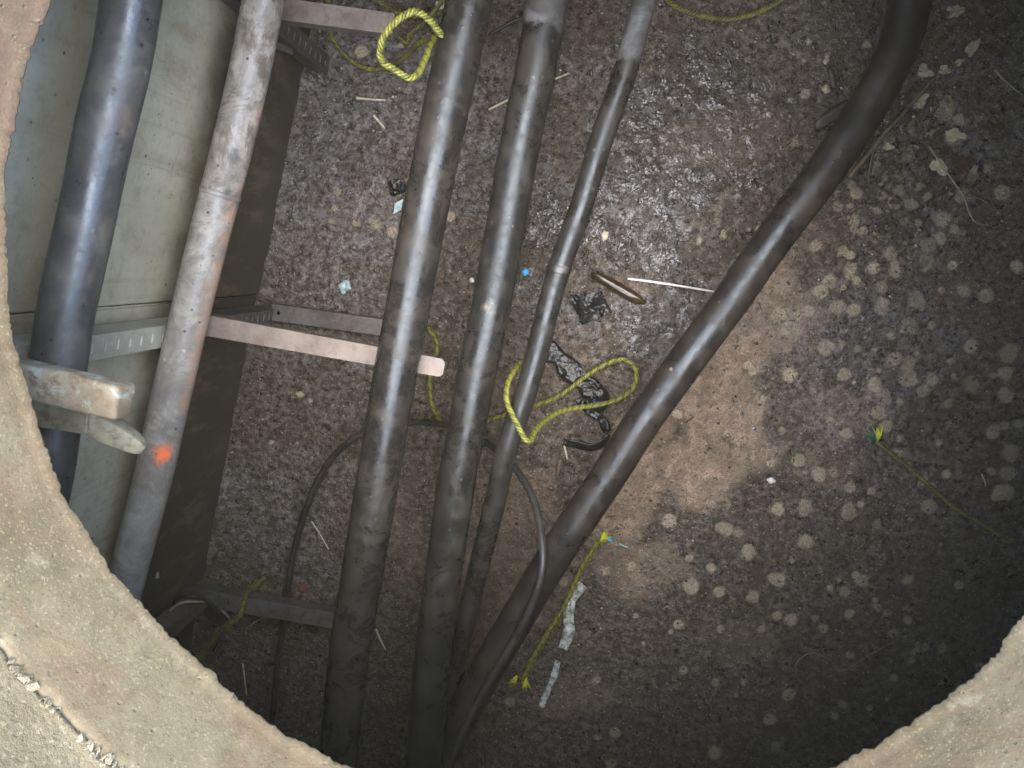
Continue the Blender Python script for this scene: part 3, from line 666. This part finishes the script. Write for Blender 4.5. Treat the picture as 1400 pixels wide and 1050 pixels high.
def tuft(parent, px, z, ang, m, n=26, L=.03, spread=.9, seed=1, name='frayed_tuft'):
    r = random.Random(seed); vs, fs = [], []; o = P(*px, z)
    for _ in range(n):
        a = math.radians(ang) + r.uniform(-spread, spread); l = L*r.uniform(.5, 1.1)
        d = Vector((math.cos(a), math.sin(a), r.uniform(.0, .6))).normalized(); s = Vector((-d.y, d.x, 0))
        w_ = r.uniform(.0008, .0022); b = o + Vector((r.uniform(-.003, .003), r.uniform(-.003, .003), r.uniform(0, .004)))
        k = len(vs); m1 = b + d*l*.5 + s*r.uniform(-.003, .003); e = b + d*l + s*r.uniform(-.006, .006) - Vector((0, 0, l*.25))
        tube_data([b, m1, e], lambda q, w_=w_: w_*(1.2-q), 5, vs, fs)
    meshobj(name, vs, fs, m, parent)
zf = .019
rope('rope', [[(604,48,.66),(586,26,.70),(567,16,.72),(546,26,.73),(528,45,.73),(520,66,.72),(523,84,.70),(539,95,.69),(558,106,.68),(571,101,.66),(581,81,.62),(591,58,.58),(602,44,.55)]], .0056, m_rope,
     'thick bright yellow rope loop standing up beside the widest cable', tw=.022)
rope('rope', [[(448,-12,.05),(449,5,.03),(451,43,.025),(460,62,zf),(477,81,zf),(498,93,zf),(524,94,.02),(541,86,.10),(558,75,.2),(572,60,.3),(600,48,.4)]], .0055, m_rope2,
     'yellow rope slack from the top edge curving under the raised loop', fray=.25)
rope('rope', [[(505,-14,.08),(516,0,.08),(533,11,.07),(550,19,.05),(572,22,.04),(593,19,.04),(614,14,.04),(640,4,.04)], [(612,-14,.10),(604,2,.09),(593,17,.07),(578,33,.05),(560,48,.03),(556,60,.02),(546,52,.015),(538,44,.012)]], .0055, m_rope2,
     'tangled yellow rope at the top edge behind the raised loop', fray=.2)
rope('rope', [[(905,-8,.02),(915,3,zf),(930,12,zf),(960,22,zf),(1000,26,zf),(1035,17,zf),(1068,0,zf),(1078,-12,zf)]], .0062, m_rope2, 'dirty yellow rope hanging in an arc at the top edge right of the thin cable', fray=.15)
rope('rope', [[(585,448,.02),(598,470,.015),(592,500,zf),(588,520,zf),(590,550,zf),(601,575,.02),(609,583,.03),(640,582,.03),(666,575,.03),(692,567,.03),(725,556,.03),(762,543,.03),(809,509,.03),(838,494,.035),(854,492,.04),(867,501,.045),(870,516,.05),(864,532,.055),(846,545,.07),(820,553,.10),(790,557,.15),(766,562,.21),(746,574,.29),(732,589,.38),(724,603,.46),
               (716,597,.475),(709,584,.47),(698,562,.45),(692,542,.44),(695,522,.40),(704,506,.35),(714,494,.30)]], .0058, m_rope,
     'bright yellow rope looping over the torn black tape and hooking round the thin cable')
t = rope('rope', [[(828,733,.02),(812,750,.014),(798,772,zf),(785,800,zf),(770,832,zf),(748,868,zf),(730,898,zf),(714,930,zf)]], .0065, m_rope, 'frayed yellow rope offcut beside the grey plastic strip', fray=.7, tw=.022)
tuft(t, (822,738), .02, 70, m_yel, 40, .028, .5, 1); tuft(t, (830,737), .015, 10, m_blu, 10, .016, .4, 2, 'blue_yarn'); tuft(t, (718,925), .015, -75, m_yel, 26, .045, .45, 3); tuft(t, (706,925), .015, -110, m_yel, 20, .035, .4, 4)
t = rope('rope', [[(1198,604,.02),(1225,625,zf),(1260,654,zf),(1300,690,zf),(1340,715,zf),(1378,738,zf)]], .0058, m_rope3, 'thin mossy dark rope offcut with green and yellow frayed ends at right', fray=.5, tw=.02)
tuft(t, (1199,602), .012, 118, m_yel, 26, .040, .55, 5); tuft(t, (1196,601), .016, 140, m_grn, 22, .036, .45, 6, 'green_tuft'); tuft(t, (1370,738), .012, 10, flat('dull_yellow_fibre', (.22, .24, .05), .6), 24, .03, .6, 7)
rope('rope', [[(262,910,.08),(280,890,.10),(300,862,.12),(325,845,.15),(333,828,.17),(337,812,.16),(348,800,.08),(362,790,.03)]], .0065, m_rope2, 'mossy yellow rope end draped over the lowest dark arm at left', fray=1.2, tw=.024)

# ------------------------------------------------------------------ litter
def stick(name, pts, r, m, label, cat, z=.012, seg=8, taper=.7):
    W = [P(p[0], p[1], p[2] if len(p) > 2 else z) for p in pts]; c = spline(W, 6)
    vs, fs = tube_data(c, lambda s: r*(1-(1-taper)*s), seg, wob=r*.25); o = meshobj(name, vs, fs, m); tag(o, label, cat); return o
stick('straw', [(487,134),(508,136),(527,137)], .0038, m_straw, 'flat pale straw lying level, upper left on the dark floor', 'straw')
stick('straw', [(511,158),(518,166),(526,176)], .0042, m_straw, 'short pale splinter just below the level straw', 'splinter')
stick('reed', [(668,150),(700,134),(740,116),(778,100)], .0034, m_straw, 'pale reed crossing under the second thick cable near the top', 'reed')
stick('reed', [(858,381),(890,385),(930,391),(978,399)], .0036, m_wht, 'long straight white reed touching the curved cable', 'reed', .018)
stick('twig', [(770,604),(773,616),(776,628)], .0028, m_straw, 'tiny pale twig below the torn black tape', 'twig')
stick('twig', [(766,628),(764,640),(762,650)], .006, m_twig, 'stubby brown twig under the tiny pale one', 'twig')
stick('twig', [(426,713),(437,730),(449,751)], .0022, m_straw, 'fine pale twig leaning inside the looped cable', 'twig')
stick('twig', [(332,908),(334,925),(337,950)], .0024, m_straw, 'fine upright twig near the lower left lip', 'twig')
stick('twig', [(514,860),(520,875),(527,888)], .0026, m_straw, 'small straw twig just right of the widest cable at the bottom', 'twig')
stick('branch', [(1160,243),(1192,205),(1210,182),(1240,150),(1278,106)], .0065, m_twig, 'long thin brown branch beside the curved cable at upper right', 'branch', .03)
stick('branch', [(1196,200),(1190,225),(1186,250)], .003, m_twig, 'short side twig branching down near the curved cable', 'twig', .03)
stick('rootlet', [(1270,200),(1285,222),(1302,246),(1318,270),(1324,288),(1334,304),(1352,308)], .0022, m_root2, 'long pale crooked rootlet on the right side litter', 'rootlet', .016)
stick('rootlet', [(1322,272),(1335,270),(1350,278)], .0012, m_root2, 'hair-thin rootlet forking off the crooked one', 'rootlet', .016)
stick('rootlet', [(1360,95),(1375,112),(1398,130)], .003, m_root2, 'pale rootlet at the top right corner', 'rootlet', .016)
stick('rootlet', [(1088,925),(1090,905),(1110,893),(1135,902),(1150,918),(1190,895),(1230,872)], .0014, m_root2, 'curly thin rootlet on the dark floor at lower right', 'rootlet', .016)
stick('twig', [(1342,648),(1345,655),(1348,665)], .002, m_straw, 'tiny pale sliver near the right edge above the mossy rope', 'sliver')
stick('bark', [(1018,318),(1030,320),(1042,318)], .0035, m_root, 'small dark stick poking out left of the curved cable', 'stick', .02)
stick('straw', [(846,743),(852,746),(861,750)], .0025, m_teal, 'tiny pale sliver right of the frayed yellow rope tip', 'sliver')
stick('rootlet', [(222,852,.25),(235,832,.26),(252,823,.26),(280,823,.22)], .0035, m_root2, 'pale root arching over the wall foot at lower left', 'root', .2)
stick('rootlet', [(338,860,.05),(352,848,.05),(368,842,.05)], .0028, m_root2, 'pale rootlet curling under the lowest dark arm', 'rootlet')
stick('rootlet', [(303,834,.13),(311,842,.12),(318,852,.08)], .004, m_root2, 'short pale root stub beside the mossy yellow rope', 'root')
def lump(px, r, m, label, cat, name, z=.008, sq=(1, 1, .6), seed=0, amp=.5):
    bm = bmesh.new(); bmesh.ops.create_icosphere(bm, subdivisions=3, radius=r)
    o = P(*px, z); off = Vector((seed*3.1, seed, 0))
    if sq[0] > 2:
        for v in bm.verts: v.co.x = math.copysign(abs(v.co.x/r)**.45, v.co.x)*r if abs(v.co.x) < r*.97 else v.co.x
    for v in bm.verts:
        k = 1 + amp*noise.noise(v.co/r*1.1 + off) + .2*noise.noise(v.co/r*3.5 + off); v.co = Vector((v.co.x*sq[0]*k, v.co.y*sq[1]*k, v.co.z*sq[2]*k)) + o
    ob = bmobj(name, bm, m, smooth=True); tag(ob, label, cat); return ob
ob_ = lump((0,0), .020, m_bark, 'blunt piece of dark bark left of the curved cable', 'bark', 'bark', sq=(2.4, .75, .5), seed=31, amp=.35)
def turn(o, px, ang, z=.012):
    c0 = sum((v.co for v in o.data.vertices), Vector())/len(o.data.vertices)
    o.data.transform(Matrix.Translation(P(*px, z)) @ Matrix.Rotation(math.radians(ang), 4, 'Z') @ Matrix.Translation(-c0))
turn(ob_, (1138,157), 48)
ob_ = lump((0,0), .010, m_bark, 'smaller dark bark stick above the blunt bark piece', 'bark', 'bark', sq=(2.4, .7, .5), seed=32, amp=.35); turn(ob_, (1138,106), -60)
ob_ = lump((0,0), .018, m_root, 'thick wet dark root stub beside the white reed', 'root', 'root', sq=(4.2, .75, .8), seed=33, amp=.22); turn(ob_, (845,394), -16, .02)
lump((827,322), .010, m_straw, 'pale stubby wood chip right of the thin cable', 'wood chip', 'wood_chip', sq=(.9, 1.3, .6), seed=3)
lump((718,372), .009, m_blu, 'bright blue plastic fragment left of the thin cable', 'plastic scrap', 'plastic_scrap', seed=4)
lump((1054,657), .009, m_wht, 'white chip alone on the floor at right centre', 'chip', 'white_chip', seed=5, sq=(1.2, .8, .6))
lump((472,391), .016, m_teal, 'pale blue crumbly flake left of the widest cable', 'flake', 'pale_flake', seed=6, sq=(1, 1, .35), amp=.9)
lump((645,383), .006, m_wht, 'tiny white chip between the two thickest cables', 'chip', 'white_chip', seed=7)
lump((602,8), .011, m_wht, 'white chip among the yellow ropes at the top', 'chip', 'white_chip', z=.03, seed=8)
lump((780,688), .005, m_teal, 'tiny pale chip left of the curved cable low down', 'chip', 'pale_chip', seed=9)
lump((212,786), .010, m_root2, 'pale torn scrap stuck at the wall foot above the lowest arm', 'scrap', 'torn_scrap', z=.3, seed=10)
lump((413,805), .013, flat('faded_orange_dirt', (.16, .055, .035), .8), 'faded orange patch of dirt by the lowest dark arm', 'orange dirt', 'orange_clod', z=.004, seed=11, sq=(1, 1, .3))
for k, (a, b, s) in enumerate([(1106,57,.008),(1129,122,.010),(1131,77,.006),(1129,84,.007),(548,62,.008),(932,505,.004),(371,605,.008),(410,540,.010),(424,548,.007)]):
    lump((a, b), s, m_leaf if k % 2 else m_root2, ['pale pebble highest beside the curved cable at top right', 'round pale pebble left of the bark pieces', 'small pebble below the highest pale pebble', 'small pebble touching its pale twin at top right', 'pebble seen inside the raised rope loop', 'grain stuck near the curved cable shine', 'pale chip on floor right of the orange mark', 'pale flake on floor below the pinkish arm', 'smaller flake next to the pale flake below the pinkish arm'][k], 'pebble', 'pebble', seed=20+k)

def sheet(px_poly, z, m, name, label, cat, crumple=.006, res=10, th=.0009, seed=0, lift=0, lum=14):
    """thin crumpled sheet filling a quad given by four photo points"""
    a, b, c_, d = [P(*p, z) for p in px_poly]; vs, fs = [], []; n = res
    for i in range(n+1):
        for j in range(n+1):
            u_, v_ = i/n, j/n; q = a*(1-u_)*(1-v_) + b*u_*(1-v_) + c_*u_*v_ + d*(1-u_)*v_
            q += Vector((noise.noise(q*40+Vector((seed, 0, 0)))*.004, noise.noise(q*40+Vector((0, seed, 0)))*.004, 0))
            k = abs(noise.noise(q*lum*.8+Vector((seed, 2, 0))))*2 + .05*abs(noise.noise(q*lum*4+Vector((seed, 5, 0))))
            q.z += crumple*k*1.6 + lift*math.sin(math.pi*u_); vs.append(q)
    nn = (n+1)**2
    for v in list(vs): vs.append(v - Vector((0, 0, th)))
    for i in range(n):
        for j in range(n):
            k = i*(n+1)+j; fs.append((k, k+n+1, k+n+2, k+1)); fs.append((nn+k, nn+k+1, nn+k+n+2, nn+k+n+1))
    bd = [i*(n+1) for i in range(n+1)] + [n*(n+1)+j for j in range(1, n+1)] + [i*(n+1)+n for i in range(n-1, -1, -1)] + [j for j in range(n-1, 0, -1)]
    for k in range(len(bd)): e, f = bd[k], bd[(k+1) % len(bd)]; fs.append((e, f, nn+f, nn+e))
    o = meshobj(name, vs, fs, m, smooth=False); tag(o, label, cat); return o
sheet([(776,404),(822,398),(836,428),(796,444)], .014, m_plast, 'plastic_scrap', 'folded glossy black plastic scrap below the wet root stub', 'plastic scrap', .008, 9, seed=3, lift=.006)
sheet([(530,248),(552,244),(556,262),(534,268)], .012, m_plast, 'plastic_scrap', 'black crumpled scrap at the left edge of the widest cable', 'plastic scrap', .008, 7, seed=13)
sheet([(541,278),(551,272),(549,286),(539,292)], .012, m_teal, 'foil_scrap', 'tiny bluish foil scrap below the black crumpled scrap', 'foil scrap', .004, 5, seed=14)
def ribbon(name, pts, wd, m, label, cat, z=.014, crumple=.006, seed=0):
    W = [P(p[0], p[1], p[2] if len(p) > 2 else z) for p in pts]; c = resample(spline(W, 12), .005); vs, fs = [], []; n = len(c)
    for i in range(n):
        tt = (c[min(i+1, n-1)]-c[max(i-1, 0)]).normalized(); s = tt.cross(Vector((0, 0, 1))).normalized(); ww = wd*(1+.35*noise.noise(c[i]*35+Vector((seed, 0, 0))))
        for k in range(6):
            o = (k/5-.5)*ww; q = c[i] + s*o; q.z += crumple*2*abs(noise.noise(q*30+Vector((seed, 0, 0)))) + crumple*.12*noise.noise(q*110); vs.append(q)
    for i in range(n-1):
        for k in range(5): a = i*6+k; fs.append((a, a+1, a+7, a+6))
    o = meshobj(name, vs, fs, m); md = o.modifiers.new('thickness', 'SOLIDIFY'); md.thickness = .0008; tag(o, label, cat); return o
ribbon('black_tape', [(747,478),(765,490),(785,512),(806,530),(820,545),(808,556)], .052, m_plast, 'wide torn strip of shiny black tape lying under the yellow rope', 'tape', crumple=.007, seed=1)
ribbon('black_tape', [(790,545),(805,562),(822,572),(830,590)], .022, m_plast, 'narrow shiny black tape strip below the rope loop, joining the two larger scraps', 'tape', crumple=.008, seed=2)
ribbon('black_tape', [(770,604),(788,607),(806,611),(822,607),(832,592)], .020, m_plast, 'curled black tape end lying lowest of the tape scraps', 'tape', crumple=.006, seed=5)
ribbon('plastic_strip', [(797,798),(783,815),(777,840),(778,862),(769,888)], .028, m_rib, 'crumpled grey plastic strip beside the frayed yellow rope', 'plastic strip', crumple=.007, seed=7)
ribbon('plastic_strip', [(763,903),(757,925),(748,945),(740,966)], .018, m_rib, 'smaller torn grey strip below the crumpled grey one', 'plastic strip', crumple=.006, seed=9)
def leaf(px, size, ang, m, label, seed, lobes=3, z=.010):
    r = random.Random(seed); n = 14; o = P(*px, z); vs = [o + Vector((0, 0, .003))]; fs = []
    for k in range(n):
        a = 2*math.pi*k/n; rr = size*(.65 + .35*abs(math.cos(a*lobes/2)) + r.uniform(-.22, .22)); x = rr*math.cos(a)*1.25; y = rr*math.sin(a)*.8
        ca, sa = math.cos(math.radians(ang)), math.sin(math.radians(ang)); vs.append(o + Vector((x*ca-y*sa, x*sa+y*ca, r.uniform(0, .006))))
    for k in range(n): fs.append((0, 1+k, 1+(k+1) % n))
    ob = meshobj('leaf', vs, fs, m, smooth=False); md = ob.modifiers.new('thickness', 'SOLIDIFY'); md.thickness = .0006
    tag(ob, label, 'leaf', 'leaf litter on the floor at upper right'); return ob
for i, (a, b, s, an, mt, lab) in enumerate([
    (1306,16,.019,20,m_leaf,'pale leaf scrap nearest the top edge at right'), (1329,66,.018,70,m_leaf,'pale curled leaf just below the top right corner'), (1350,66,.012,0,m_leafd,'dull narrow leaf next to the pale curled one'),
    (1291,96,.014,10,m_leaf,'pale blunt leaf scrap in the middle of the upper right litter'), (1263,98,.018,-20,m_leaf,'notched pale leaf right beside the curved cable'), (1311,85,.010,40,m_leaf,'small pale leaf right of the blunt leaf scrap'),
    (1234,113,.010,0,m_leaf,'tiny pale leaf against the right side of the curved cable'), (1258,138,.020,60,m_leaf,'long pale leaf touching the thin brown branch'), (1305,185,.022,10,m_leaf,'broad tan leaf left of the right edge litter'),
    (1283,228,.022,-30,m_leaf,'star shaped tan leaf at the top of the crooked rootlet'), (1214,201,.012,0,m_leaf,'pale leaf sliver under the brown branch'), (1281,212,.018,15,m_leafd,'dark wet leaf above the star shaped leaf'),
    (1313,222,.024,30,m_leafd,'large blackish leaf right of the star shaped leaf'), (1270,145,.015,80,m_leafd,'narrow black leaf beside the long pale one'), (1281,185,.012,40,m_leafd,'small brown leaf between the tan leaves'),
    (430,205,.016,60,m_bark,'square dark bark flake on the floor at upper left')]):
    leaf((a, b), s, an, mt, lab, i+1)

where = ['close beside the curved cable', 'between the curved cable and the brown branch', 'around the crooked rootlet', 'toward the right edge', 'near the top right corner']
spots_l = [(1250,60,.014,0),(1282,48,.012,4),(1340,40,.013,4),(1368,70,.016,4),(1246,170,.013,1),(1228,232,.014,1),(1255,205,.015,1),(1300,140,.018,3),(1336,130,.014,3),(1362,170,.016,3),(1330,240,.016,2),(1296,262,.014,2),(1262,262,.014,2),(1350,228,.013,3),(1385,30,.013,4),(1222,276,.012,1),(1310,300,.013,2),(1378,250,.015,3)]
words = ['small', 'ragged', 'curled', 'narrow', 'broken', 'flat', 'torn', 'blunt', 'thin']
for i, (a, b, s_, wi) in enumerate(spots_l):
    leaf((a, b), s_*random.uniform(.8, 1.15), random.uniform(0, 180), (m_leafd, m_leaf2, m_leafd)[i % 3], words[i % 9] + (' olive' if i % 3 == 1 else ' blackish') + ' leaf flake ' + where[wi] + (', the higher one' if i < 9 else ', the lower one'), 60+i, lobes=2+i % 3)
# gravel: tiny stones bedded in the grit
bm = bmesh.new(); tmpl = []
for k in range(6):
    b2 = bmesh.new(); bmesh.ops.create_icosphere(b2, subdivisions=1, radius=1)
    for v in b2.verts: v.co *= 1 + .35*noise.noise(v.co*1.3 + Vector((k*4, 0, 0)))
    tmpl.append(([v.co.copy() for v in b2.verts], [[v.index for v in f.verts] for f in b2.faces])); b2.free()
bm.free(); vs, fs = [], []
for i in range(15000):
    x = random.uniform(XW+.01, 1.4); y = random.uniform(-1.5, 1.0); s = .0013 + .0042*random.random()**3.0
    if noise.noise(Vector((x*4, y*4, 0))) < random.uniform(-.5, .3): continue
    tv, tf = random.choice(tmpl); ca, sa = math.cos(i), math.sin(i); z = floorz(x, y) + s*.15; b0 = len(vs)
    for v in tv: vs.append((x + s*(v.x*ca-v.y*sa)*1.2, y + s*(v.x*sa+v.y*ca), z + s*v.z*.6))
    for f in tf: fs.append(tuple(b0+k for k in f))
tag(meshobj('gravel', vs, fs, m_stone.m, smooth=False), 'fine wet gravel scattered over the chamber floor', 'gravel', kind='stuff')
# dark organic crumbs and fibres of litter
vs, fs = [], []
for i in range(2600):
    if i < 1200: x, y = random.gauss(P(1270,180,0).x, .22), random.gauss(P(1270,180,0).y, .22)
    else: x, y = random.uniform(XW+.02, 1.4), random.uniform(-1.4, .95)
    if x < XW+.01 or x > X1-.05 or y > Y1-.05: continue
    z = floorz(x, y) + .002; a = random.uniform(0, 6.28); l = random.uniform(.003, .016)*(1 if i % 9 else 2); d = Vector((math.cos(a), math.sin(a), random.uniform(-.05, .2)))
    tube_data([Vector((x, y, z)), Vector((x, y, z))+d*l*.5+Vector((0, 0, .001)), Vector((x, y, z))+d*l], random.uniform(.0005, .0016), 4, vs, fs)
tag(meshobj('litter_crumbs', vs, fs, m_leafd, smooth=False), 'dark crumbs and fibres of plant litter on the floor', 'litter', kind='stuff')
vs, fs = [], []
for i in range(420):
    x, y = random.uniform(XW+.02, 1.35), random.uniform(-1.3, .95); z = floorz(x, y) + .002; a = random.uniform(0, 6.28); l = random.uniform(.003, .011); d = Vector((math.cos(a), math.sin(a), random.uniform(0, .2)))
    tube_data([Vector((x, y, z)), Vector((x, y, z))+d*l], random.uniform(.0005, .0012), 4, vs, fs)
tag(meshobj('pale_crumbs', vs, fs, m_root2, smooth=False), 'pale chips and slivers sprinkled on the floor', 'litter', kind='stuff')

# ------------------------------------------------------------------ added warm veil volume, imitates lens glare and lifts the darks
mz = bpy.data.materials.new('glare_veil'); mz.use_nodes = True; nt = mz.node_tree; nt.nodes.clear()
pv = nt.nodes.new('ShaderNodeVolumePrincipled'); pv.inputs['Density'].default_value = .0044; pv.inputs['Color'].default_value = (.96, .83, .50, 1)
oo = nt.nodes.new('ShaderNodeOutputMaterial'); nt.links.new(pv.outputs[0], oo.inputs['Volume'])
bm = bmesh.new(); box_bm(bm, -70, 70, -70, 70, -1.1, CAMZ + .15); tag(bmobj('glare_haze', bm, mz), kind='stuff')
